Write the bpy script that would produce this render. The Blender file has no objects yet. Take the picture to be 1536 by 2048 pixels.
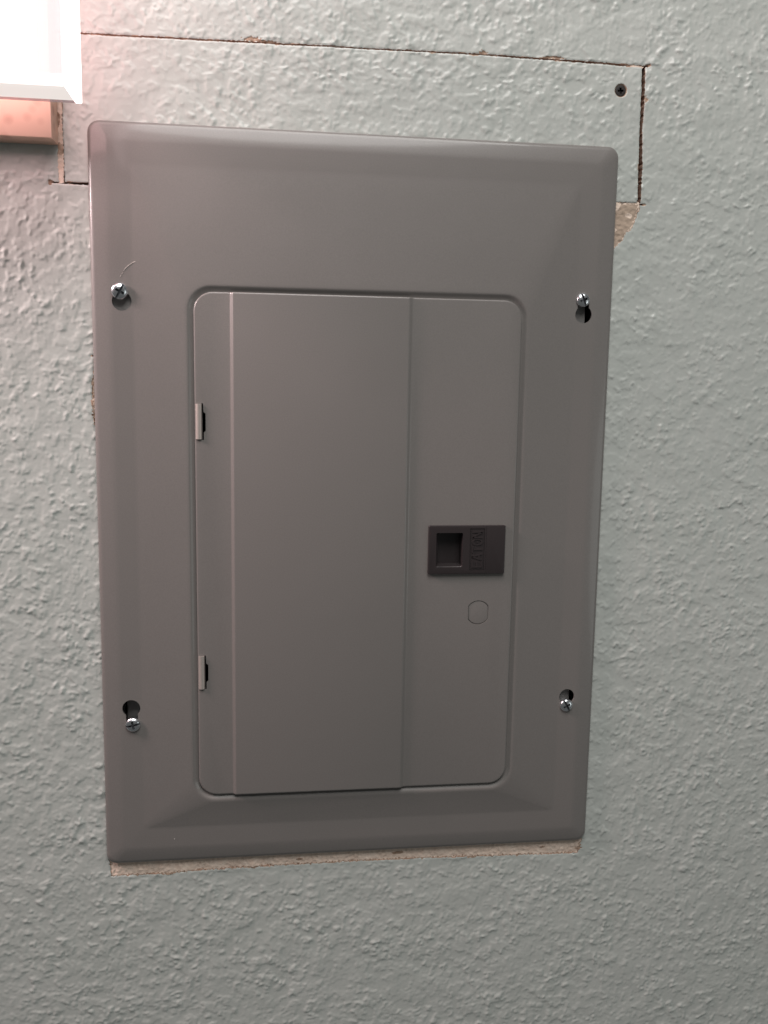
import bpy, bmesh, math, random
import numpy as np
from mathutils import Vector, Matrix

sc = bpy.context.scene
COL = sc.collection
Z0 = 1.5                      # height of the cover's centre above the floor, m


def V(x, y, d):
    """wall coordinates in mm (x right, y up, d out of the wall) -> world metres"""
    return Vector((x / 1000.0, -d / 1000.0, y / 1000.0 + Z0))


def D(x, y, d):
    return Vector((x, -d, y))


# ------------------------------------------------------------------ camera
CAM = (-68.4, 92.82, 657.1)
right, down, fwd = ((0.9914658, 0.01628341, 0.12934609),
                    (-0.00190797, -0.9902501, 0.13928784),
                    (0.13035306, -0.13834592, -0.98176804))
cd = bpy.data.cameras.new('camera')
cam = bpy.data.objects.new('camera', cd)
COL.objects.link(cam)
rx, uy, bz = D(*right), -D(*down), -D(*fwd)
m = Matrix((rx, uy, bz)).transposed().to_4x4()
m.translation = V(*CAM)
cam.matrix_world = m
cd.sensor_fit = 'VERTICAL'
cd.sensor_height = 32.0
cd.lens = 1823.37 / 2048 * 32.0
cd.clip_start = 0.01
cd.clip_end = 50
sc.camera = cam

# ------------------------------------------------------------------ world, lamps, exposure
w = bpy.data.worlds.new('World')
sc.world = w
w.use_nodes = True
bg = w.node_tree.nodes['Background']
bg.inputs[0].default_value = (0.96, 1.0, 0.975, 1)
bg.inputs[1].default_value = 0.085


def area_light(name, loc, target, size, power, color):
    ld = bpy.data.lights.new(name, 'AREA')
    ld.shape = 'DISK'
    ld.size = size
    ld.energy = power
    ld.color = color
    o = bpy.data.objects.new(name, ld)
    COL.objects.link(o)
    o.location = loc
    o.rotation_euler = (Vector(target) - Vector(loc)).to_track_quat('-Z', 'Y').to_euler()
    return o


# the room's ceiling light, high up between the wall and the photographer
area_light('ceiling_light', V(0, 1450, 1000), V(60, 0, 0), 1.2, 26.0, (1.0, 0.99, 0.96))
# soft fill light added low at the right, out of view
area_light('low_right_fill', V(1500, -250, 1100), V(0, 0, 0), 0.8, 1.9, (0.93, 1.0, 0.97))
# the next shade of the same vanity light, left of the picture
area_light('next_vanity_shade', V(-520, 330, 92), V(100, 100, 0), 0.13, 1.9, (1.0, 0.80, 0.80))
area_light('far_left_fill', V(-1200, 700, 270), V(100, 100, 0), 0.22, 9.5, (1.0, 0.76, 0.75))  # added fill far to the left, spreads pinkish light across wall and panel
LAMP_STRENGTH = 20.0

sc.view_settings.view_transform = 'Standard'
sc.view_settings.look = 'None'
sc.view_settings.exposure = 0.0
sc.view_settings.gamma = 1.0
sc.render.engine = 'CYCLES'
sc.cycles.use_denoising = True
sc.cycles.max_bounces = 8
sc.cycles.sample_clamp_indirect = 6.0

# ------------------------------------------------------------------ materials


def mat(name, base, rough=0.5, metal=0.0, **kw):
    mt = bpy.data.materials.new(name)
    mt.use_nodes = True
    b = mt.node_tree.nodes['Principled BSDF']
    b.inputs['Base Color'].default_value = (*base, 1)
    b.inputs['Roughness'].default_value = rough
    b.inputs['Metallic'].default_value = metal
    for k, v in kw.items():
        b.inputs[k.replace('_', ' ')].default_value = v
    return mt


def node(mt, t, **kw):
    n = mt.node_tree.nodes.new(t)
    for k, v in kw.items():
        if hasattr(n, k):
            setattr(n, k, v)
        else:
            n.inputs[k.replace('_', ' ')].default_value = v
    return n


def link(mt, a, ao, b, bi):
    mt.node_tree.links.new(a.outputs[ao], b.inputs[bi])


def coords(mt):
    return node(mt, 'ShaderNodeNewGeometry'), 'Position'


def add_bump(mt, scale, strength, dist, detail=2.0, prev=None):
    g, o = coords(mt)
    n = node(mt, 'ShaderNodeTexNoise', Scale=scale, Detail=detail)
    link(mt, g, o, n, 'Vector')
    b = node(mt, 'ShaderNodeBump', Strength=strength, Distance=dist)
    link(mt, n, 'Fac', b, 'Height')
    if prev:
        link(mt, prev, 'Normal', b, 'Normal')
    return b


def vary(mt, base, base2, scale, detail=3.0, lo=0.35, hi=0.65):
    """two-tone noise on the base colour"""
    g, o = coords(mt)
    n = node(mt, 'ShaderNodeTexNoise', Scale=scale, Detail=detail)
    link(mt, g, o, n, 'Vector')
    r = node(mt, 'ShaderNodeValToRGB')
    r.color_ramp.elements[0].position = lo
    r.color_ramp.elements[1].position = hi
    r.color_ramp.elements[0].color = (*base, 1)
    r.color_ramp.elements[1].color = (*base2, 1)
    link(mt, n, 'Fac', r, 'Fac')
    link(mt, r, 'Color', mt.node_tree.nodes['Principled BSDF'], 'Base Color')
    return r


M_wall = mat('sage_wall_paint', (0.46, 0.475, 0.44), 0.36)
vary(M_wall, (0.486, 0.505, 0.478), (0.506, 0.520, 0.495), 14.0)
b1 = add_bump(M_wall, 700.0, 0.16, 0.0004, 2.0)
b2 = add_bump(M_wall, 2600.0, 0.10, 0.0002, 2.0, prev=b1)
link(M_wall, b2, 'Normal', M_wall.node_tree.nodes['Principled BSDF'], 'Normal')

M_paper = mat('torn_gypsum_paper', (0.40, 0.27, 0.20), 0.85)
vary(M_paper, (0.30, 0.185, 0.13), (0.50, 0.36, 0.275), 260.0, 5.0)
link(M_paper, add_bump(M_paper, 700.0, 0.6, 0.0006, 4.0), 'Normal', M_paper.node_tree.nodes['Principled BSDF'], 'Normal')

M_gyp = mat('raw_gypsum', (0.52, 0.40, 0.33), 0.9)
vary(M_gyp, (0.74, 0.57, 0.47), (0.80, 0.65, 0.55), 180.0, 5.0)
link(M_gyp, add_bump(M_gyp, 500.0, 0.6, 0.0007, 5.0), 'Normal', M_gyp.node_tree.nodes['Principled BSDF'], 'Normal')

M_cut = mat('drywall_saw_cut', (0.40, 0.26, 0.20), 0.9)
M_void = mat('wall_cavity_dark', (0.02, 0.014, 0.012), 0.9)

M_grey = mat('grey_powder_coat', (0.155, 0.147, 0.142), 0.40)
M_grey.node_tree.nodes['Principled BSDF'].inputs['Coat Weight'].default_value = 0.42
M_grey.node_tree.nodes['Principled BSDF'].inputs['Coat Roughness'].default_value = 0.11
vary(M_grey, (0.187, 0.171, 0.163), (0.207, 0.190, 0.181), 1100.0, 2.0, 0.3, 0.7)
g1 = add_bump(M_grey, 1300.0, 0.06, 0.0003, 2.0)
g2 = add_bump(M_grey, 22.0, 0.10, 0.002, 2.0, prev=g1)
link(M_grey, g2, 'Normal', M_grey.node_tree.nodes['Principled BSDF'], 'Normal')

gg, go = coords(M_grey)
sm = node(M_grey, 'ShaderNodeTexNoise', Scale=26.0, Detail=4.0)
link(M_grey, gg, go, sm, 'Vector')
mr = node(M_grey, 'ShaderNodeMapRange')
mr.inputs['To Min'].default_value = 0.34
mr.inputs['To Max'].default_value = 0.47
link(M_grey, sm, 'Fac', mr, 'Value')
link(M_grey, mr, 'Result', M_grey.node_tree.nodes['Principled BSDF'], 'Roughness')

M_inside = mat('enclosure_dark_steel', (0.06, 0.06, 0.062), 0.6)
M_flange = mat('galvanised_flange', (0.25, 0.24, 0.235), 0.5, 0.3)
link(M_flange, add_bump(M_flange, 400.0, 0.4, 0.0004, 3.0), 'Normal', M_flange.node_tree.nodes['Principled BSDF'], 'Normal')

M_zinc = mat('zinc_plated_steel', (0.84, 0.86, 0.90), 0.27, 1.0)
link(M_zinc, add_bump(M_zinc, 250.0, 0.12, 0.0004, 1.0), 'Normal', M_zinc.node_tree.nodes['Principled BSDF'], 'Normal')
M_recess = mat('shade_dark_recess', (0.16, 0.165, 0.18), 0.55, 0.8)  # slot floors coloured dark in place of the shade inside them
M_black = mat('black_phosphate', (0.022, 0.016, 0.015), 0.65, 0.0)
M_hinge = mat('bare_hinge_steel', (0.60, 0.53, 0.49), 0.42, 0.6)
M_plastic = mat('dark_plastic', (0.034, 0.027, 0.028), 0.34)
link(M_plastic, add_bump(M_plastic, 900.0, 0.08, 0.0003, 2.0), 'Normal', M_plastic.node_tree.nodes['Principled BSDF'], 'Normal')
M_scratch = mat('scraped_paint', (0.62, 0.56, 0.52), 0.5)
M_speck = mat('pale_paint_speck', (0.7, 0.68, 0.65), 0.6)

M_nickel = mat('brushed_nickel', (0.82, 0.74, 0.70), 0.5, 0.55)
g, o = coords(M_nickel)
vo = node(M_nickel, 'ShaderNodeTexVoronoi', Scale=75.0)
link(M_nickel, g, o, vo, 'Vector')
ra = node(M_nickel, 'ShaderNodeValToRGB')
ra.color_ramp.elements[0].position = 0.10
ra.color_ramp.elements[0].color = (0.58, 0.36, 0.28, 1)
ra.color_ramp.elements[1].position = 0.36
ra.color_ramp.elements[1].color = (0.78, 0.56, 0.45, 1)
link(M_nickel, vo, 'Distance', ra, 'Fac')
link(M_nickel, ra, 'Color', M_nickel.node_tree.nodes['Principled BSDF'], 'Base Color')


def emission_mat(name, color, strength):
    mt = bpy.data.materials.new(name)
    mt.use_nodes = True
    nt = mt.node_tree
    nt.nodes.clear()
    e = nt.nodes.new('ShaderNodeEmission')
    e.inputs[0].default_value = (*color, 1)
    e.inputs[1].default_value = strength
    out = nt.nodes.new('ShaderNodeOutputMaterial')
    nt.links.new(e.outputs[0], out.inputs[0])
    return mt


def glow_glass(name, tint, color, strength):
    """lit frosted glass: lets light through and glows with what it scatters"""
    mt = bpy.data.materials.new(name)
    mt.use_nodes = True
    nt = mt.node_tree
    nt.nodes.clear()
    t = nt.nodes.new('ShaderNodeBsdfTransparent')
    t.inputs[0].default_value = (*tint, 1)
    e = nt.nodes.new('ShaderNodeEmission')
    e.inputs[0].default_value = (*color, 1)
    e.inputs[1].default_value = strength
    a = nt.nodes.new('ShaderNodeAddShader')
    out = nt.nodes.new('ShaderNodeOutputMaterial')
    nt.links.new(t.outputs[0], a.inputs[0])
    nt.links.new(e.outputs[0], a.inputs[1])
    nt.links.new(a.outputs[0], out.inputs[0])
    return mt


M_core = emission_mat('lit_opal_core', (1.0, 0.82, 0.82), LAMP_STRENGTH)
M_pane = glow_glass('lit_frosted_pane', (0.86, 0.84, 0.84), (1.0, 0.89, 0.89), 0.47)
M_back = glow_glass('opal_back_pane', (0.50, 0.43, 0.43), (1.0, 0.84, 0.84), 0.15)
M_edge = glow_glass('lit_glass_edge', (0.46, 0.40, 0.40), (1.0, 0.86, 0.86), 1.7)
M_base = glow_glass('lit_glass_base', (0.12, 0.10, 0.10), (1.0, 0.93, 0.88), 0.78)

# ------------------------------------------------------------------ object helpers


def empty(name, loc, label=None, cat=None):
    o = bpy.data.objects.new(name, None)
    COL.objects.link(o)
    o.location = loc
    o.empty_display_size = 0.05
    if label:
        o['label'] = label
    if cat:
        o['category'] = cat
    return o


def link_mesh(name, me, parent=None, label=None):
    o = bpy.data.objects.new(name, me)
    COL.objects.link(o)
    if parent is not None:
        o.parent = parent
        o.matrix_parent_inverse = Matrix.Translation(-world_loc(parent))
    if label:
        o['label'] = label
    return o


def world_loc(o):
    if o.parent is None:
        return Vector(o.location)
    return o.matrix_parent_inverse.translation + world_loc(o.parent) + Vector(o.location)


def bm_mesh(name, bm, mats, smooth=True, angle=35):
    me = bpy.data.meshes.new(name)
    bm.normal_update()
    bm.to_mesh(me)
    bm.free()
    for mt in (mats if isinstance(mats, (list, tuple)) else [mats]):
        me.materials.append(mt)
    if smooth:
        me.shade_smooth()
        me.set_sharp_from_angle(angle=math.radians(angle))
    return me


def box_bm(bm, x0, x1, y0, y1, d0, d1, bev=0.0, seg=2, mi=0):
    """axis box in wall mm"""
    vs = [bm.verts.new(V(x, y, d)) for d in (d0, d1) for (x, y) in ((x0, y0), (x1, y0), (x1, y1), (x0, y1))]
    fs = [(3, 2, 1, 0), (4, 5, 6, 7), (0, 1, 5, 4), (1, 2, 6, 5), (2, 3, 7, 6), (3, 0, 4, 7)]
    ff = [bm.faces.new([vs[i] for i in f]) for f in fs]
    for f in ff:
        f.material_index = mi
    if bev:
        es = list({e for f in ff for e in f.edges})
        bmesh.ops.bevel(bm, geom=es, offset=bev / 1000, segments=seg, affect='EDGES', profile=0.5)


def rrect(x0, x1, y0, y1, r, n=8):
    pts = []
    for cx, cy, a0 in ((x1 - r, y1 - r, 0), (x0 + r, y1 - r, 90), (x0 + r, y0 + r, 180), (x1 - r, y0 + r, 270)):
        for i in range(n + 1):
            a = math.radians(a0 + 90 * i / n)
            pts.append((cx + r * math.cos(a), cy + r * math.sin(a)))
    return pts


def loft(bm, rings, close_first=False, close_last=False):
    """rings: list of (points2d, d); bridged in order"""
    loops = [[bm.verts.new(V(x, y, d)) for x, y in pts] for pts, d in rings]
    for a, b in zip(loops, loops[1:]):
        n = len(a)
        for i in range(n):
            j = (i + 1) % n
            bm.faces.new((a[i], a[j], b[j], b[i]))
    if close_first:
        bm.faces.new(list(reversed(loops[0])))
    if close_last:
        bm.faces.new(loops[-1])
    return loops


def prism_mesh(pts, d0, d1):
    bm = bmesh.new()
    loft(bm, [(pts, d0), (pts, d1)], True, True)
    me = bpy.data.meshes.new('cutter')
    bm.to_mesh(me)
    bm.free()
    return me


def boolean_cut(me, cutters):
    """difference of a closed mesh with prisms; returns the new mesh"""
    o = bpy.data.objects.new('work', me)
    COL.objects.link(o)
    tmp = []
    for c in cutters:
        co = bpy.data.objects.new('cutter', c)
        COL.objects.link(co)
        tmp.append(co)
        md = o.modifiers.new('b', 'BOOLEAN')
        md.operation = 'DIFFERENCE'
        md.solver = 'EXACT'
        if c.materials:
            md.material_mode = 'TRANSFER'
        md.object = co
    dg = bpy.context.evaluated_depsgraph_get()
    new = bpy.data.meshes.new_from_object(o.evaluated_get(dg))
    for t in tmp:
        cm = t.data
        bpy.data.objects.remove(t)
        bpy.data.meshes.remove(cm)
    bpy.data.objects.remove(o)
    return new


def at(x, y, d):
    """a point measured on the wall plane, moved along its sight line to height d"""
    k = 1 - d / CAM[2]
    return CAM[0] + (x - CAM[0]) * k, CAM[1] + (y - CAM[1]) * k


# ------------------------------------------------------------------ noise fields for the sprayed wall texture
NF, CELL = 2048, 0.62
rs = np.random.RandomState(7)
kx = np.fft.fftfreq(NF, CELL)
kk = np.hypot(kx[:, None], kx[None, :])
kk[0, 0] = 1e-9


def field(lam, width=0.45):
    spec = np.exp(-((np.log(kk * lam)) / width) ** 2)
    f = np.fft.ifft2(np.fft.fft2(rs.randn(NF, NF)) * spec).real
    return (f / f.std()).astype(np.float32)


def sample(f, x, y):
    u = (x / CELL) % NF
    v = (y / CELL) % NF
    i = np.floor(u).astype(np.int64)
    j = np.floor(v).astype(np.int64)
    a, b = u - i, v - j
    i %= NF
    j %= NF
    i2, j2 = (i + 1) % NF, (j + 1) % NF
    return (f[j, i] * (1 - a) * (1 - b) + f[j, i2] * a * (1 - b) + f[j2, i] * (1 - a) * b + f[j2, i2] * a * b)


def sstep(a, b, x):
    t = np.clip((x - a) / (b - a), 0, 1)
    return t * t * (3 - 2 * t)


F_blob, F_blob2 = field(12.5, 0.42), field(8.0, 0.4)
F_big = field(17.0, 0.42)
F_w1, F_w2 = field(6.0, 0.4), field(6.0, 0.4)
F_mask, F_und = field(70.0, 0.4), field(45.0, 0.4)
F_mid, F_fine = field(4.2, 0.35), field(2.0, 0.35)
F_edge, F_edge2 = field(2.6, 0.5), field(14.0, 0.5)


def raw_wall_height(x, y):
    wx = x + 1.1 * sample(F_w1, x, y)
    wy = y + 1.1 * sample(F_w2, x, y)
    a = sample(F_big, wx, wy)
    b = sample(F_blob2, wx, wy)
    c = sample(F_blob, wx + 40, wy)
    mk = 0.62 + 0.38 * sstep(-1.0, 0.9, sample(F_mask, x, y))
    flat = sstep(-0.12, 0.30, a) * (0.6 + 0.4 * sstep(-1.0, 1.0, c))    # flattened splats with abrupt rims
    ridge = np.exp(-(c / 0.33) ** 2) * sstep(-0.2, 0.9, b)              # worm-like ridges
    nod = sstep(0.85, 1.6, b)                                           # small nodules
    h = mk * (0.43 * flat + 0.41 * ridge + 0.46 * nod) + 0.012 * sample(F_mid, x, y)
    h = h + 0.12 * sample(F_und, x, y)
    return h - 0.35


gy_, gx_ = np.mgrid[0:NF, 0:NF].astype(np.float32) * CELL
F_wall = np.fft.ifft2(np.fft.fft2(raw_wall_height(gx_, gy_)) * np.exp(-2 * (np.pi * 0.50 * kk) ** 2)).real.astype(np.float32)
del gx_, gy_


def wall_height(x, y):
    return sample(F_wall, x, y)


# ------------------------------------------------------------------ clipped height-field sheets


def poly_sd(px, py, poly):
    """signed distance to a polygon, negative inside"""
    p = np.array(poly, float)
    q = np.roll(p, -1, 0)
    best = np.full(px.shape, 1e9)
    inside = np.zeros(px.shape, bool)
    for (ax, ay), (bx, by) in zip(p, q):
        ex, ey = bx - ax, by - ay
        t = np.clip(((px - ax) * ex + (py - ay) * ey) / (ex * ex + ey * ey), 0, 1)
        best = np.minimum(best, (px - ax - t * ex) ** 2 + (py - ay - t * ey) ** 2)
        if ay != by:
            c = ((ay > py) != (by > py)) & (px < (bx - ax) * (py - ay) / (by - ay) + ax)
            inside ^= c
    return np.where(inside, -1, 1) * np.sqrt(best)


def sheet(name, xs, ys, sdf, height, mats, face_mat=None, skirt=12.0, skirt_mat=1, parent=None, label=None):
    """grid sheet kept where sdf > 0, its rim snapped to the sdf's zero line and folded back by skirt mm"""
    X, Y = np.meshgrid(np.asarray(xs, float), np.asarray(ys, float))
    ny, nx = X.shape
    s = sdf(X, Y)
    e = 0.05
    gx = (sdf(X + e, Y) - s) / e
    gy = (sdf(X, Y + e) - s) / e
    gl = np.hypot(gx, gy) + 1e-6
    hx = np.gradient(np.asarray(xs, float))[None, :]
    hy = np.gradient(np.asarray(ys, float))[:, None]
    hh = 0.62 * (np.abs(gx) / gl * hx + np.abs(gy) / gl * hy)
    near = np.abs(s) < hh
    gl = np.maximum(gl, 0.6)
    X2 = np.where(near, X - s * gx / gl ** 2, X)
    Y2 = np.where(near, Y - s * gy / gl ** 2, Y)
    ok = (s > 0) | near
    strict = s > 0
    c = ok[:-1, :-1] & ok[1:, :-1] & ok[:-1, 1:] & ok[1:, 1:]
    c &= (strict[:-1, :-1] | strict[1:, :-1] | strict[:-1, 1:] | strict[1:, 1:])
    idx = np.arange(nx * ny).reshape(ny, nx)
    quads = np.stack([idx[:-1, :-1][c], idx[:-1, 1:][c], idx[1:, 1:][c], idx[1:, :-1][c]], 1)
    H = height(X2, Y2)
    fm = np.zeros(len(quads), np.int32)
    if face_mat is not None:
        fx = 0.25 * (X[:-1, :-1] + X[1:, :-1] + X[:-1, 1:] + X[1:, 1:])[c]
        fy = 0.25 * (Y[:-1, :-1] + Y[1:, :-1] + Y[:-1, 1:] + Y[1:, 1:])[c]
        fm = face_mat(fx, fy).astype(np.int32)
    # rim edges (directed, used once)
    a = quads.reshape(-1)
    b = np.roll(quads, -1, 1).reshape(-1)
    N = nx * ny
    key = np.minimum(a, b).astype(np.int64) * N + np.maximum(a, b)
    u, inv, cnt = np.unique(key, return_inverse=True, return_counts=True)
    rim = cnt[inv] == 1
    ra_, rb_ = a[rim], b[rim]
    xf, yf = X.reshape(-1), Y.reshape(-1)
    outer = lambda i: (xf[i] <= xs[0]) | (xf[i] >= xs[-1]) | (yf[i] <= ys[0]) | (yf[i] >= ys[-1])
    keep = ~(outer(ra_) & outer(rb_))
    ra_, rb_ = ra_[keep], rb_[keep]
    P = np.stack([X2.reshape(-1), Y2.reshape(-1), H.reshape(-1)], 1)
    used = np.unique(quads)
    remap = np.full(N, -1)
    remap[used] = np.arange(len(used))
    verts = P[used]
    quads = remap[quads]
    rv = np.unique(np.concatenate([ra_, rb_])) if len(ra_) else np.array([], int)
    if skirt and len(rv):
        n0, k = len(verts), len(rv)
        m1 = np.full(N, -1)
        m1[rv] = np.arange(k)
        top = P[rv]
        bot = top.copy()
        bot[:, 2] -= skirt
        verts = np.concatenate([verts, top, bot])
        side = np.stack([n0 + m1[rb_], n0 + m1[ra_], n0 + k + m1[ra_], n0 + k + m1[rb_]], 1)
        quads = np.concatenate([quads, side])
        fm = np.concatenate([fm, np.full(len(side), skirt_mat, np.int32)])
    W = np.stack([verts[:, 0] / 1000, -verts[:, 2] / 1000, verts[:, 1] / 1000 + Z0], 1).astype(np.float32)
    me = bpy.data.meshes.new(name)
    me.vertices.add(len(W))
    me.vertices.foreach_set('co', W.reshape(-1))
    me.loops.add(quads.size)
    me.loops.foreach_set('vertex_index', quads.reshape(-1).astype(np.int32))
    me.polygons.add(len(quads))
    me.polygons.foreach_set('loop_start', np.arange(0, quads.size, 4, dtype=np.int32))
    me.polygons.foreach_set('material_index', fm)
    for mt in mats:
        me.materials.append(mt)
    me.update(calc_edges=True)
    me.validate()
    me.shade_smooth()
    return link_mesh(name, me, parent, label)


def axis(lo, hi, f0, f1, step, coarse, fine=()):
    """grid lines: step between f0 and f1, growing to coarse outside; extra fine lines round the given positions"""
    v = list(np.arange(f0, f1 + 1e-6, step))
    t, st = f0, step
    while t > lo:
        st = min(st * 1.25, coarse)
        t -= st
        v.append(t)
    t, st = f1, step
    while t < hi:
        st = min(st * 1.25, coarse)
        t += st
        v.append(t)
    v = np.array(sorted(v))
    for c, hw, s in fine:
        v = v[(v < c - hw) | (v > c + hw)]
        v = np.concatenate([v, np.arange(c - hw + 0.1, c + hw, s)])
    return np.array(sorted(v))


# outlines in the wall plane (mm)
PATCH = [(-200.2, 223.9), (200.6, 226.6), (199.6, 276), (198.9, 319.4), (82, 320.6), (-75, 318.9), (-186, 317.4), (-200.8, 317.2)]
HOLE = [(-203.9, 222.6), (-190, 222.3), (186, 225.0), (202.9, 224.8), (203.2, 250), (201.6, 277), (202.0, 292), (201.3, 320.8),
        (150, 321.2), (82, 321.5), (0, 320.5), (-75, 320.0), (-186, 318.4), (-204.4, 318.2)]
SLOTS = [[(-209.3, 222.7), (-202, 222.9), (-202, 223.9), (-209.3, 223.6)],       # saw overshoots past the corners
         [(201, 319.9), (203.2, 320.0), (203.2, 320.9), (201, 321.2)],
         [(201.2, 220.5), (202.3, 220.5), (202.6, 226), (201.2, 226)],
         [(202, 224.9), (205.3, 225.2), (205.3, 225.9), (202, 226.0)],
         [(-186.6, 108.9), (-184, 108.9), (-184, 109.8), (-186.6, 109.7)]]
TRI = [(178, 226), (201.0, 226), (201.3, 219.5), (199.3, 212.5), (196.6, 207.6), (193.2, 205.5), (191.5, 200.0), (188.3, 197.2), (184.6, 194.3), (178, 190)]
STRIP = [(-183.4, -250), (-183.0, -266), (-181.9, -274.2), (-140, -274.4), (-120, -273.2), (-60, -272.6), (0, -272.3),
         (60, -272.9), (120, -274.0), (160, -275.0), (179.0, -275.2), (182.0, -271), (180.2, -267.5), (182, -264.5), (182, -250)]
SLIVER = [(-178, 108.5), (-184.2, 107), (-185.0, 96), (-186.2, 92), (-186.4, 70), (-185.4, 62), (-183.5, 58.5), (-178, 58)]
PANEL_HOLE = [(-176, -254), (176, -254), (176, 254), (-176, 254)]
CHIPS = [(-75, 321.2, 5.5, 1.7), (-66, 320.2, 7.5, 0.9), (82.6, 322.0, 2.6, 1.6), (134, 322.1, 6.0, 0.8), (203.2, 298, 1.5, 1.8), (203.6, 321, 1.5, 1.2),
         (-209.8, 223.0, 1.5, 1.6), (-205.6, 262.5, 2.2, 2.6), (205.6, 225.4, 1.6, 0.9)]


def rough(x, y, amp=0.28):
    return amp * sample(F_edge, x, y) + 0.25 * amp * sample(F_edge2, x, y)


def hole_sd(x, y):
    s = poly_sd(x, y, HOLE)
    for q in SLOTS:
        s = np.minimum(s, poly_sd(x, y, q))
    s = s + rough(x, y, 0.16)
    raw = np.minimum(np.minimum(poly_sd(x, y, STRIP), poly_sd(x, y, TRI)), poly_sd(x, y, SLIVER)) + rough(x, y, 0.34)
    return np.minimum(np.minimum(s, raw), poly_sd(x, y, PANEL_HOLE))


def patch_sd(x, y):
    return poly_sd(x, y, PATCH) + rough(x + 31, y + 17, 0.13)


def chip_d(x, y):
    d = np.full(np.shape(x), 9.0)
    for cx, cy, ax, ay in CHIPS:
        d = np.minimum(d, np.hypot((x - cx) / ax, (y - cy) / ay))
    return d + 0.25 * sample(F_edge, x, y)


def wall_h(x, y):
    h = wall_height(x, y)
    h = h - 0.5 * sstep(1.15, 0.7, chip_d(x, y))
    sd = hole_sd(x, y)
    return h - 0.25 * sstep(1.0, 0.0, sd)          # paint feathers down to the cuts


def wall_mat(x, y):
    sd = hole_sd(x, y)
    t = 0.12 + 0.30 * np.maximum(0, sample(F_edge2, x, y) + 0.5 * sample(F_edge, x, y) - 0.4)
    return np.where((sd < t) | (chip_d(x, y) < 1.0), 2, 0)


SCREW = (184.0, 302.9)


def patch_h(x, y):
    h = wall_height(x, y)
    r = np.hypot(x - SCREW[0], y - SCREW[1])
    h = h + (-0.05 - h) * 0.75 * sstep(12.0, 6.0, r)        # smoothed plaster round the screw
    h = h - 1.0 * sstep(4.8, 4.0, r) - 4.0 * sstep(3.7, 3.2, r)
    sd = -poly_sd(x, y, PATCH)
    return h - 0.25 * sstep(1.0, 0.0, sd)


def patch_mat(x, y):
    sd = -patch_sd(x, y)
    t = 0.05 + 0.35 * np.maximum(0, sample(F_edge2, x + 50, y) - 0.7)
    r = np.hypot(x - SCREW[0], y - SCREW[1])
    return np.where(sd < t, 2, np.where((r < 4.6) & (r > 3.9), 2, 0))


FX = [(-203, 8, 0.4), (201.5, 5.5, 0.4), (-184.5, 3.5, 0.4)]
FY = [(320.0, 4.0, 0.35), (224.2, 5.0, 0.4), (-273.5, 4.0, 0.4)]
xs = axis(-620, 700, -272, 362, 0.72, 7.0, FX)
ys = axis(-800, 700, -446, 378, 0.72, 7.0, FY)
wall = sheet('wall', xs, ys, hole_sd, wall_h, [M_wall, M_cut, M_paper], wall_mat, 12.7, 1)
wall['kind'] = 'structure'
wall['label'] = 'sage green wall with a sprayed bumpy texture'

# near-black sheet standing in for the unlit cavity behind the cuts
bm = bmesh.new()
box_bm(bm, -250, 250, -310, 350, -100, -96)
link_mesh('wall_cavity', bm_mesh('wall_cavity', bm, M_void, False), wall)
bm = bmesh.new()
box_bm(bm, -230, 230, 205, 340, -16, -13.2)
o = link_mesh('wood_backing', bm_mesh('wood_backing', bm, mat('brown_backing_wood', (0.36, 0.22, 0.16), 0.9), False), wall)  # even brown board colour behind the saw gaps


def raw_h(x, y):
    return -0.75 + 0.22 * sample(F_blob, x * 0.6, y * 0.6) + 0.12 * sample(F_mid, x, y) + 0.05 * sample(F_fine, x, y)


def raw_mat(poly, share):
    def f(x, y):
        sd = -poly_sd(x, y, poly)
        k = sample(F_edge2, x * 0.7 + 9, y * 1.5)
        return np.where((sd < 0.55 + 0.5 * sample(F_edge, x, y)) | (k > share), 1, 0)
    return f


def raw_piece(poly, x0, x1, y0, y1, share, label, mats):
    return sheet('exposed_drywall', np.arange(x0, x1, 0.55), np.arange(y0, y1, 0.45),
                 lambda x, y: -(poly_sd(x, y, poly) - 1.2), raw_h, mats, raw_mat(poly, share), 0, 0, wall, label)


raw_piece(STRIP, -187, 186, -278, -249, 2.2, 'bare pinkish plaster strip below the panel', [M_gyp, M_paper])
raw_piece(TRI, 176, 204, 188, 228, 1.15, 'torn brown drywall at the panel\'s upper right', [mat('bare_drywall_paper', (0.46, 0.35, 0.275), 0.9), M_gyp])
raw_piece(SLIVER, -189, -176, 56, 111, 1.0, 'thin torn sliver left of the panel', [M_gyp, M_paper])

GAPFILL = [(-204.1, 222.6), (-200.55, 223.2), (-200.85, 317.6), (-204.4, 317.9)]
sheet('exposed_drywall', np.arange(-205, -200, 0.4), np.arange(222, 319, 0.5), lambda x, y: -(poly_sd(x, y, GAPFILL) + rough(x, y, 0.3)),
      lambda x, y: raw_h(x, y) + 0.25, [M_gyp, M_paper], lambda x, y: np.where(sample(F_edge2, x, y * 0.6) > 0.7, 1, 0), 0, 0, wall, 'tan paper strip filling the upright saw cut')

TOPFILL = [(-203, 316.6), (82, 319.8), (199.5, 318.9), (201.6, 321.0), (150, 321.9), (82, 322.0), (-75, 320.6), (-203, 318.8)]
sheet('exposed_drywall', np.arange(-204, 202, 0.9), np.arange(316, 323, 0.45), lambda x, y: -poly_sd(x, y, TOPFILL),
      lambda x, y: -1.5 + 0.25 * sample(F_edge2, x * 0.5, y), [M_paper, M_gyp], lambda x, y: np.where(sample(F_edge2, x * 0.5, y) > 1.2, 1, 0), 0, 0, wall, 'brown paper inside the long upper saw cut')

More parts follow.
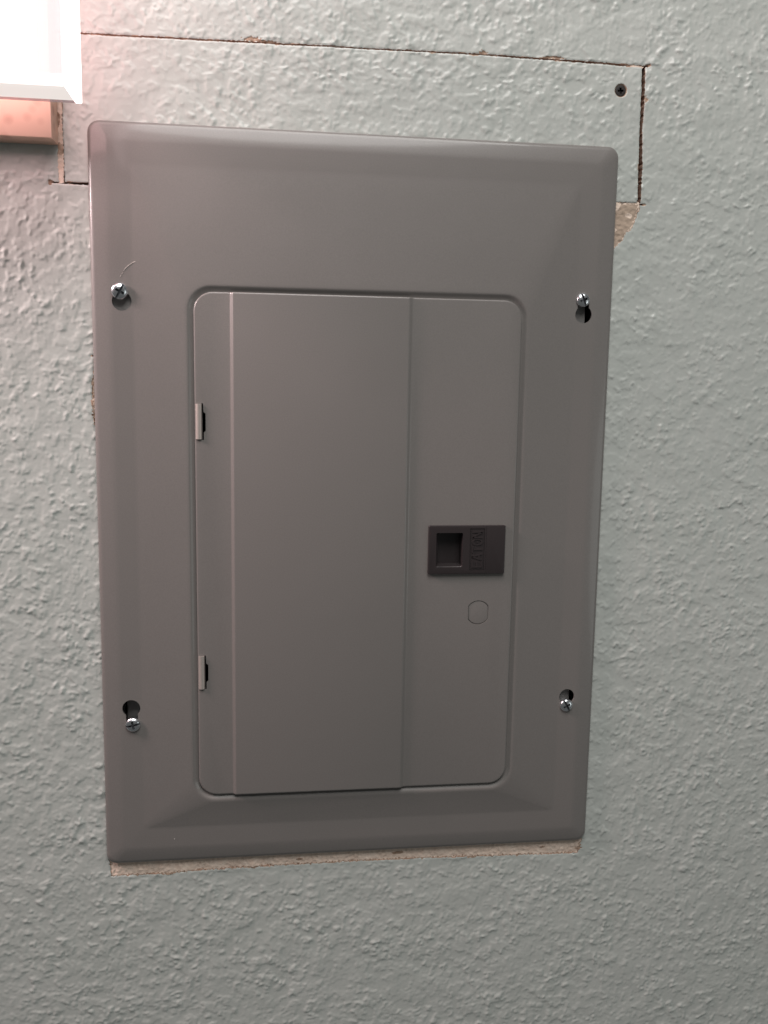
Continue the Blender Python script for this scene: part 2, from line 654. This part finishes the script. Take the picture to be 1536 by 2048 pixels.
# the piece of drywall cut out and set back
patch = empty('drywall_patch', V(0, 223, 0), 'strip of wallboard cut out and set back above the grey panel, ringed by saw cuts', 'drywall patch')
pxs = axis(-201.5, 201.5, -201.5, 201.5, 0.8, 0.8, [(-200.4, 2.4, 0.3), (199.6, 2.4, 0.3), (SCREW[0], 6, 0.4)])
pys = axis(222.5, 322, 222.5, 322, 0.8, 0.8, [(319.2, 2.4, 0.3), (224.9, 2.4, 0.3), (SCREW[1], 6, 0.4)])
sheet('board', pxs, pys, lambda x, y: -patch_sd(x, y), patch_h, [M_wall, M_cut, M_paper], patch_mat, 12.0, 1, patch)

# ------------------------------------------------------------------ screws


def cyl_pts(cx, cy, r, n=32):
    return [(cx + r * math.cos(2 * math.pi * i / n), cy + r * math.sin(2 * math.pi * i / n)) for i in range(n)]


def bar_pts(cx, cy, L, W, ang):
    c, s = math.cos(ang), math.sin(ang)
    return [(cx + c * x - s * y, cy + s * x + c * y) for x, y in ((-L, -W), (L, -W), (L, W), (-L, W))]


def screw_mesh(r, h, ang, slot, bugle=False):
    """round-headed screw about the origin of the wall plane, head rising h from d = 0"""
    bm = bmesh.new()
    rings = []
    if bugle:
        prof = [(1.7, -8), (1.7, -3.4), (r * 0.72, -1.5), (r, -0.35), (r, 0.0), (r * 0.93, 0.12), (r * 0.5, 0.12), (0.3, 0.12)]
    else:
        prof = [(2.4, -12), (2.4, -0.4), (r * 0.97, -0.3), (r, 0.25)]
        for i in range(1, 8):
            a = math.radians(90 * i / 8)
            prof.append((r * math.cos(a) ** 0.8, 0.25 + (h - 0.25) * math.sin(a)))
        prof.append((0.3, h))
    loft(bm, [(cyl_pts(0, 0, rr, 36), d) for rr, d in prof], True, True)
    for v in bm.verts:                       # origin at the screw, not on the wall
        v.co.z -= Z0
    me = bpy.data.meshes.new('screw')
    bm.to_mesh(me)
    bm.free()
    cuts = []
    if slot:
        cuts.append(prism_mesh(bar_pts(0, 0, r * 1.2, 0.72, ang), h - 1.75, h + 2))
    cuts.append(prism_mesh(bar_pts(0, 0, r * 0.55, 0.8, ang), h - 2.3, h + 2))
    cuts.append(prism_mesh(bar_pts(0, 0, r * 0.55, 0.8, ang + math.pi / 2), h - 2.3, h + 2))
    me.materials.append(M_black if bugle else M_zinc)
    for c in cuts:
        for v in c.vertices:
            v.co.z -= Z0
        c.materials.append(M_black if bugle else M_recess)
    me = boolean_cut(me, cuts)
    me.shade_smooth()
    me.set_sharp_from_angle(angle=math.radians(32))
    return me


def put_screw(me, x, y, d, parent, label=None, tilt=(0, 0)):
    o = bpy.data.objects.new('screw', me)
    COL.objects.link(o)
    o.parent = parent
    o.location = V(x, y, d) - world_loc(parent)
    o.rotation_euler = (tilt[0], 0, tilt[1])
    if label:
        o['label'] = label
    return o


put_screw(screw_mesh(3.9, 0.12, 0.1, False, True), SCREW[0], SCREW[1], -0.75, patch, 'black cross-head drywall screw')

# ------------------------------------------------------------------ electrical panel
panel = empty('breaker_panel', V(0, -263, 0), 'grey steel electrical panel cover with a closed door, screwed flat to the wall', 'electrical panel')

OUT = (-184.5, 183.9, -263.0, 263.8)
DR = (-116.0, 114.7, -208.4, 153.7)          # door outline
DTOP = 10.7


def inset(k, r):
    x0, x1, y0, y1 = OUT
    return rrect(x0 + k, x1 - k, y0 + k, y1 - k, r)


def around(k, r):
    x0, x1, y0, y1 = DR
    return rrect(x0 - k, x1 + k, y0 - k, y1 + k, r)


def mixpts(a, b, t):
    return [(p[0] + (q[0] - p[0]) * t, p[1] + (q[1] - p[1]) * t) for p, q in zip(a, b)]


LIP, RIM = 9.9, 5.4
A, B = inset(28.5, 3.0), around(5.6, 17.4)
bm = bmesh.new()
rings = [(inset(0, 8), 0.5), (inset(0, 8), 1.7), (inset(0.3, 7.8), 2.5), (inset(0.9, 7.3), 3.1), (inset(1.9, 6.6), 3.75),
         (inset(3.2, 6), 4.1), (inset(10.5, 4.5), 5.1), (inset(11.6, 4.2), 5.24), (inset(12.8, 4.0), 5.34), (inset(14.2, 3.8), RIM), (inset(26.5, 3.2), RIM),
         (inset(27.6, 3.1), RIM + 0.02), (mixpts(A, B, 0.02), RIM + 0.1), (mixpts(A, B, 0.96), LIP - 0.14), (B, LIP - 0.02), (around(4.6, 16.6), LIP),
         (around(3.9, 16.0), LIP - 0.12), (around(3.1, 15.3), LIP - 0.55), (around(2.0, 14.6), LIP - 1.35),
         (around(1.2, 14.0), LIP - 1.8), (around(0.5, 13.5), LIP - 1.95), (around(-5, 9), LIP - 1.95),
         (around(-5, 9), LIP - 3.15), (around(1.2, 14), LIP - 3.15), (around(4.2, 16), LIP - 1.5), (B, LIP - 1.3),
         (A, RIM - 1.2), (inset(14.2, 3.8), RIM - 1.2), (inset(3.6, 5.5), 2.5), (inset(1.5, 6.5), 1.7), (inset(1.2, 7), 0.5)]
loops = loft(bm, rings)
a, b = loops[-1], loops[0]
for i in range(len(a)):
    j = (i + 1) % len(a)
    bm.faces.new((a[i], a[j], b[j], b[i]))
bmesh.ops.recalc_face_normals(bm, faces=bm.faces)
me = bpy.data.meshes.new('cover')
bm.to_mesh(me)
bm.free()

# keyholes: (lobe centre, lobe radius, screw centre)
KEY = [((-165.0, 146.7), 6.5, (-166.3, 153.3)), ((163.9, 146.0), 6.2, (163.4, 156.5)),
       ((-164.8, -144.3), 6.35, (-163.9, -156.9)), ((164.4, -144.9), 6.0, (164.6, -152.1))]
cuts = []
keyc = []
for (lc, lr, scn) in KEY:
    lx, ly = at(lc[0], lc[1], RIM)
    sx, sy = at(scn[0], scn[1], RIM + 1.5)
    keyc.append((lx, ly, sx, sy))
    cuts.append(prism_mesh(cyl_pts(lx, ly, lr, 40), 1, 12))
    w_ = 4.3
    up = 1 if sy > ly else -1
    ex = 2.2 if lc[0] < 0 and lc[1] > 0 else 0.6
    pts = [(lx - w_, ly), (lx + w_, ly)] if up > 0 else [(lx + w_, ly), (lx - w_, ly)]
    a0 = 0 if up > 0 else 180
    cxx = lx + (sx - lx) * 0.6
    for i in range(13):
        t = math.radians(a0 + 180 * i / 12)
        pts.append((cxx + w_ * math.cos(t), sy + up * (ex - 1.5) + w_ * math.sin(t)))
    cuts.append(prism_mesh(pts, 1, 12))
me = boolean_cut(me, cuts)
me.materials.clear()
me.materials.append(M_grey)
me.shade_smooth()
me.set_sharp_from_angle(angle=math.radians(35))
cover = link_mesh('cover', me, panel)

# enclosure behind the cover, open to the front
bm = bmesh.new()
for args in ((-172, 172, -250, 250, -92, -90), (-172, -170, -250, 250, -90, -6), (170, 172, -250, 250, -90, -6),
             (-170, 170, -250, -248, -90, -6), (-170, 170, 248, 250, -90, -6)):
    box_bm(bm, *args)
link_mesh('enclosure', bm_mesh('enclosure', bm, M_inside, False), panel)
for x0, x1, y0, y1, d in ((-176, -150, 132, 172, 1.6), (150, 165.0, 132, 172, -0.6), (150, 165.8, -165, -128, 0.2), (-168.5, -150, -165, -128, -7.0)):
    bm = bmesh.new()
    box_bm(bm, x0, x1, y0, y1, d - 1.4, d)
    link_mesh('mounting_tab', bm_mesh('mounting_tab', bm, M_flange, False), panel)

SCR = [(5.6, 2.9, math.radians(62), (0.10, 0.16), 'zinc screw beside the scratch, tilted, in the upper left keyhole'),
       (5.0, 2.6, math.radians(112), (0, 0), 'zinc screw at the top of the upper right keyhole'),
       (5.3, 2.7, math.radians(12), (0, 0.05), 'zinc screw at the foot of the lower left keyhole'),
       (5.0, 2.6, math.radians(118), (0, 0), 'zinc screw at the foot of the lower right keyhole')]
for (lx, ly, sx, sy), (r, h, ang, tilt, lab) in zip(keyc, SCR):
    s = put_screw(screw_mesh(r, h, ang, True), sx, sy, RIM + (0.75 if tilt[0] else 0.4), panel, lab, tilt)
    s['group'] = 'cover screws'

# ------------------------------------------------------------------ door
bm = bmesh.new()
rings = [(around(-0.6, 13), DTOP - 1.9), (around(0, 13.2), DTOP - 1.6), (around(0, 13.2), DTOP - 0.75), (around(-0.25, 13), DTOP - 0.30),
         (around(-0.7, 12.6), DTOP - 0.06), (around(-1.3, 12.2), DTOP)]
loft(bm, rings, True, True)
SL, SR = at(-90.7, 0, DTOP)[0], at(35.9, 0, DTOP)[0]       # the two pressed steps
STEP = 2.0


def rise(x):
    return STEP * (float(sstep(SL - 1.5, SL + 1.5, np.float64(x))) - float(sstep(SR - 1.9, SR + 1.9, np.float64(x))))


for c, hw in ((SL, 1.5), (SR, 1.9)):
    for k in range(-5, 6):
        geom = list(bm.verts) + list(bm.edges) + list(bm.faces)
        bmesh.ops.bisect_plane(bm, geom=geom, plane_co=V(c + hw * k / 5, 0, 0), plane_no=(1, 0, 0))
for v in bm.verts:
    v.co.y -= rise(v.co.x * 1000) / 1000
bmesh.ops.recalc_face_normals(bm, faces=bm.faces)
me = bpy.data.meshes.new('door')
bm.to_mesh(me)
bm.free()
KO = at(91.9, -76.7, DTOP)
kp = []
R_, Wk = 9.2, 7.7
am = math.acos(Wk / R_)
for a0 in (am, math.pi + am):
    for i in range(17):
        t = a0 + (math.pi - 2 * am) * i / 16
        kp.append((KO[0] + R_ * math.cos(t), KO[1] + R_ * math.sin(t)))
HX = at(-113.4, 0, DTOP)[0]
HY = [at(0, 64.9, DTOP)[1], at(0, -118.4, DTOP)[1]]
LX0, LY1 = at(52.2, -9.7, DTOP)
LX1, LY0 = at(110.4, -46.4, DTOP)
cuts = [prism_mesh(kp, DTOP - 0.9, DTOP + 1)]
for hy in HY:
    cuts.append(prism_mesh([(HX + 1.2, hy - 12.8), (HX + 2.8, hy - 12.8), (HX + 2.8, hy - 7.4), (HX + 4.1, hy - 6.4), (HX + 4.1, hy + 5.6),
                            (HX + 2.7, hy + 6.6), (HX + 2.4, hy + 12.6), (HX + 1.2, hy + 12.6)], DTOP - 4, DTOP + 1))
FX0, FY1 = at(58.4, -15.6, DTOP + 2.4)
FX1, FY0 = at(78.6, -41.6, DTOP + 2.4)
cuts.append(prism_mesh([(FX0 - 1, FY0 - 1), (FX1 + 1, FY0 - 1), (FX1 + 1, FY1 + 1), (FX0 - 1, FY1 + 1)], DTOP - 4, DTOP + 1))
me = boolean_cut(me, cuts)
me.materials.clear()
me.materials.append(M_grey)
me.shade_smooth()
me.set_sharp_from_angle(angle=math.radians(35))
door = link_mesh('door', me, panel)

# punched disc left in its hole
bm = bmesh.new()


def shrink(pts, c, k):
    return [(c[0] + (x - c[0]) * k, c[1] + (y - c[1]) * k) for x, y in pts]


loft(bm, [(shrink(kp, KO, 0.94), DTOP - 0.89), (shrink(kp, KO, 0.935), DTOP - 0.5), (shrink(kp, KO, 0.92), DTOP - 0.36), (shrink(kp, KO, 0.86), DTOP - 0.3)], False, True)
link_mesh('knockout', bm_mesh('knockout', bm, M_grey), door)

# hinges: rolled knuckle over the door's edge, leaf going down into the slot
for hy in HY:
    bm = bmesh.new()
    prof = []
    for i in range(11):
        a = math.radians(200 - 215 * i / 10)
        prof.append((HX - 0.6 + 2.2 * math.cos(a), DTOP - 0.5 + 2.1 * math.sin(a)))
    prof.append((HX + 1.5, DTOP - 3.5))
    inner = [(x + (HX - 0.6 - x) * 0.3, d + (DTOP - 1.4 - d) * 0.3) for x, d in prof]
    sec = prof + inner[::-1]
    n = len(sec)
    lo = [bm.verts.new(V(x, hy - 12.2, d)) for x, d in sec]
    hi_ = [bm.verts.new(V(x, hy + 12.2, d)) for x, d in sec]
    for i in range(n):
        j = (i + 1) % n
        bm.faces.new((lo[i], lo[j], hi_[j], hi_[i]))
    h = len(prof)
    for i in range(h - 1):
        bm.faces.new((lo[i + 1], lo[i], lo[n - 1 - i], lo[n - 2 - i]))
        bm.faces.new((hi_[i], hi_[i + 1], hi_[n - 2 - i], hi_[n - 1 - i]))
    bmesh.ops.recalc_face_normals(bm, faces=bm.faces)
    link_mesh('hinge', bm_mesh('hinge', bm, M_hinge, True, 40), door)

# latch: plate with a finger recess and a lettered tile
LT = DTOP + 2.6
bm = bmesh.new()


def rect(x0, x1, y0, y1):
    return [(x0, y0), (x1, y0), (x1, y1), (x0, y1)]


outer = [(rrect(LX0, LX1, LY0, LY1, 0.9, 3), DTOP - 0.3), (rrect(LX0, LX1, LY0, LY1, 0.9, 3), LT - 0.5),
         (rrect(LX0 + 0.25, LX1 - 0.25, LY0 + 0.25, LY1 - 0.25, 0.8, 3), LT - 0.12), (rrect(LX0 + 0.8, LX1 - 0.8, LY0 + 0.8, LY1 - 0.8, 0.6, 3), LT)]
loft(bm, outer, True, True)
me = bpy.data.meshes.new('latch')
bmesh.ops.recalc_face_normals(bm, faces=bm.faces)
bm.to_mesh(me)
bm.free()
TX0, TY1 = at(83.9, -12.4, LT)
TX1, TY0 = at(95.2, -44.2, LT)
me = boolean_cut(me, [prism_mesh(rrect(FX0, FX1, FY0, FY1, 1.0, 4), DTOP - 2, LT + 1), prism_mesh(rect(TX0, TX1, TY0, TY1), LT - 0.55, LT + 1),
                      prism_mesh(rect(TX1 + 0.9, TX1 + 1.35, LY0 - 1, LY1 + 1), LT - 0.2, LT + 1)])
me.materials.clear()
me.materials.append(M_plastic)
me.shade_smooth()
me.set_sharp_from_angle(angle=math.radians(35))
link_mesh('latch', me, door)
# cup of the finger recess
bm = bmesh.new()
cup = [(rrect(FX0, FX1, FY0, FY1, 1.0, 4), LT - 1.2), (rrect(FX0 + 0.3, FX1 - 0.2, FY0 + 0.3, FY1 - 0.3, 1.0, 4), LT - 1.5),
       (rrect(FX0 + 3.6, FX1 - 0.4, FY0 + 1.2, FY1 - 0.8, 1.0, 4), LT - 10.5)]
loft(bm, cup, False, True)
bmesh.ops.reverse_faces(bm, faces=bm.faces)
for f in bm.faces:
    pass
bmesh.ops.recalc_face_normals(bm, faces=bm.faces)
link_mesh('finger_recess', bm_mesh('finger_recess', bm, M_plastic, True, 35), door)
# raised tile inside the frame groove, then the letters
bm = bmesh.new()
box_bm(bm, TX0 + 0.55, TX1 - 0.55, TY0 + 0.55, TY1 - 0.55, LT - 0.6, LT - 0.28)
link_mesh('letter_tile', bm_mesh('letter_tile', bm, M_plastic, False), door)
bm = bmesh.new()
# letters read upwards: u runs along +y, v (letter height) runs along -x
U0, LWID = TY0 + 1.9, 4.55
PITCH = (TY1 - TY0 - 3.8) / 5
VX, VH = TX1 - 1.6, (TX1 - TX0) - 3.2


def letter_poly(pts, i):
    ps = [(VX - v * VH, U0 + PITCH * i + 0.35 + u * (PITCH - 0.7)) for u, v in pts]
    loft(bm, [(ps, LT - 0.3), (ps, LT + 0.2)], True, True)


def letter_bar(u0, v0, u1, v1, t, i):
    ax, ay = u0 * (PITCH - 0.7), v0 * VH
    bx, by = u1 * (PITCH - 0.7), v1 * VH
    L = math.hypot(bx - ax, by - ay)
    nx, ny = -(by - ay) / L * t, (bx - ax) / L * t
    ps = [(ax + nx, ay + ny), (bx + nx, by + ny), (bx - nx, by - ny), (ax - nx, ay - ny)]
    letter_poly([(p / (PITCH - 0.7), q / VH) for p, q in ps], i)


T = 0.55
for b_ in ((0.08, 0, 0.08, 1), (0.2, 0.06, 1, 0.06), (0.2, 0.5, 0.9, 0.5), (0.2, 0.94, 1, 0.94)):
    letter_bar(*b_, T, 0)
for b_ in ((0.04, 0, 0.5, 1), (0.96, 0, 0.5, 1), (0.3, 0.3, 0.7, 0.3)):
    letter_bar(*b_, T, 1)
for b_ in ((0, 0.94, 1, 0.94), (0.5, 0, 0.5, 0.84)):
    letter_bar(*b_, T, 2)
for k in range(20):
    t0, t1 = 2 * math.pi * k / 20, 2 * math.pi * (k + 1) / 20
    ps = [(0.5 + r_ * 0.5 * math.cos(t), 0.5 + r_ * 0.5 * math.sin(t)) for r_, t in ((1.04, t0), (1.04, t1), (0.72, t1), (0.72, t0))]
    letter_poly(ps, 3)
letter_poly([(0.4, 0.42), (0.6, 0.42), (0.6, 0.58), (0.4, 0.58)], 3)
for b_ in ((0.08, 0, 0.08, 1), (0.92, 0, 0.92, 1), (0.12, 0.96, 0.88, 0.04)):
    letter_bar(*b_, T, 4)
bmesh.ops.recalc_face_normals(bm, faces=bm.faces)
link_mesh('lettering', bm_mesh('lettering', bm, M_plastic, False), door)

# scratch scraped into the paint above the upper left screw
rnd = random.Random(3)


def surf_d(x, y):
    """height of the cover round its flat rim"""
    return RIM


def px(u, v, d):
    """image pixel of the measuring grid -> wall mm at height d (only used to copy measured marks)"""
    f = 1823.37
    a = [(u - 768) / f, (v - 1024) / f, 1.0]
    dv = [sum(a[k] * r[i] for k, r in enumerate((right, down, fwd))) for i in range(3)]
    k = (d - CAM[2]) / dv[2]
    return CAM[0] + k * dv[0], CAM[1] + k * dv[1]


bm = bmesh.new()
path = [(279, 520), (270, 523), (264, 526), (258, 530), (253, 534), (249, 539), (246, 545), (242, 550), (239, 556)]
pp = [px(u, v, RIM) for u, v in path]
for k, ((x0, y0), (x1, y1)) in enumerate(zip(pp, pp[1:])):
    wd = 0.34 * (1 - 0.08 * k) * rnd.uniform(0.6, 1.1)
    L = math.hypot(x1 - x0, y1 - y0)
    nx, ny = -(y1 - y0) / L * wd, (x1 - x0) / L * wd
    t = 0.9 if k < 5 else 0.55
    x1, y1 = x0 + (x1 - x0) * t, y0 + (y1 - y0) * t
    dd = RIM + 0.18
    ps = [(x0 + nx, y0 + ny), (x0 - nx, y0 - ny), (x1 - nx * 0.7, y1 - ny * 0.7), (x1 + nx * 0.7, y1 + ny * 0.7)]
    loft(bm, [(ps, RIM - 0.2), (ps, dd + 0.05)], True, True)
bmesh.ops.recalc_face_normals(bm, faces=bm.faces)
link_mesh('scratch', bm_mesh('scratch', bm, M_scratch, False), cover, 'pale curved scratch above the upper left screw')

for u, v, d, r in ((1110, 738, 7.0, 0.4), (365, 1118, 8.2, 0.35), (322, 1468, 6.6, 0.3), (349, 1678, 5.5, 0.3), (1018, 772, 8.4, 0.25)):
    bm = bmesh.new()
    x, y = px(u, v, d)
    loft(bm, [(cyl_pts(x, y, r, 8), d - 0.6), (cyl_pts(x, y, r, 8), d + 0.02), (cyl_pts(x, y, r * 0.5, 8), d + 0.12)], True, True)
    link_mesh('paint_speck', bm_mesh('paint_speck', bm, M_speck), cover)

# ------------------------------------------------------------------ vanity light at the upper left
lamp = empty('wall_lamp', V(-290, 300, 0), 'lit glass vanity light on a brushed metal backplate at the upper left', 'wall lamp')
bm = bmesh.new()
box_bm(bm, -470, -203.4, 246.6, 352, 0.6, 20, 0.5, 2)
link_mesh('backplate', bm_mesh('backplate', bm, M_nickel, True, 35), lamp)
bm = bmesh.new()
loft(bm, [([(x, y) for x, y in cyl_pts(-245, 310, 9, 24)], 19.5), (cyl_pts(-245, 310, 9, 24), 71)], True, True)
link_mesh('arm', bm_mesh('arm', bm, M_nickel), lamp)
SX0, SX1, SY0, SY1, SD0, SD1 = -290.0, -174.7, 254.6, 410.0, 70.0, 105.0
shade = empty('lamp_shade', Vector((0, 0, 0)))
shade.parent = lamp
shade.location = V((SX0 + SX1) / 2, SY0, 88) - world_loc(lamp)


def pane(name, mt, *a, bev=0.6):
    bm = bmesh.new()
    box_bm(bm, *a, bev, 2)
    link_mesh(name, bm_mesh(name, bm, mt, True, 35), shade)


pane('glass_pane', M_pane, SX0 + 4, SX1 - 4, SY0, SY1, SD1 - 4, SD1)
pane('glass_back', M_back, SX0 + 4, SX1 - 4, SY0, SY1, SD0, SD0 + 4)
pane('glass_edge', M_edge, SX1 - 4, SX1, SY0, SY1, SD0, SD1)
pane('glass_edge', M_edge, SX0, SX0 + 4, SY0, SY1, SD0, SD1)
pane('glass_base', M_base, SX0 + 4, SX1 - 4, SY0 + 0.4, SY0 + 7, SD0 + 4, SD1 - 4)
bm = bmesh.new()
ell = [(-236 + 40 * math.cos(2 * math.pi * i / 40), 11.5 * math.sin(2 * math.pi * i / 40)) for i in range(40)]
lo = [bm.verts.new(V(x, SY0 + 12, 87.5 + q)) for x, q in ell]
hi_ = [bm.verts.new(V(x, SY1 - 8, 87.5 + q)) for x, q in ell]
for i in range(40):
    j = (i + 1) % 40
    bm.faces.new((lo[i], lo[j], hi_[j], hi_[i]))
bm.faces.new(lo)
bm.faces.new(hi_[::-1])
bmesh.ops.recalc_face_normals(bm, faces=bm.faces)
link_mesh('diffuser', bm_mesh('diffuser', bm, M_core), shade)
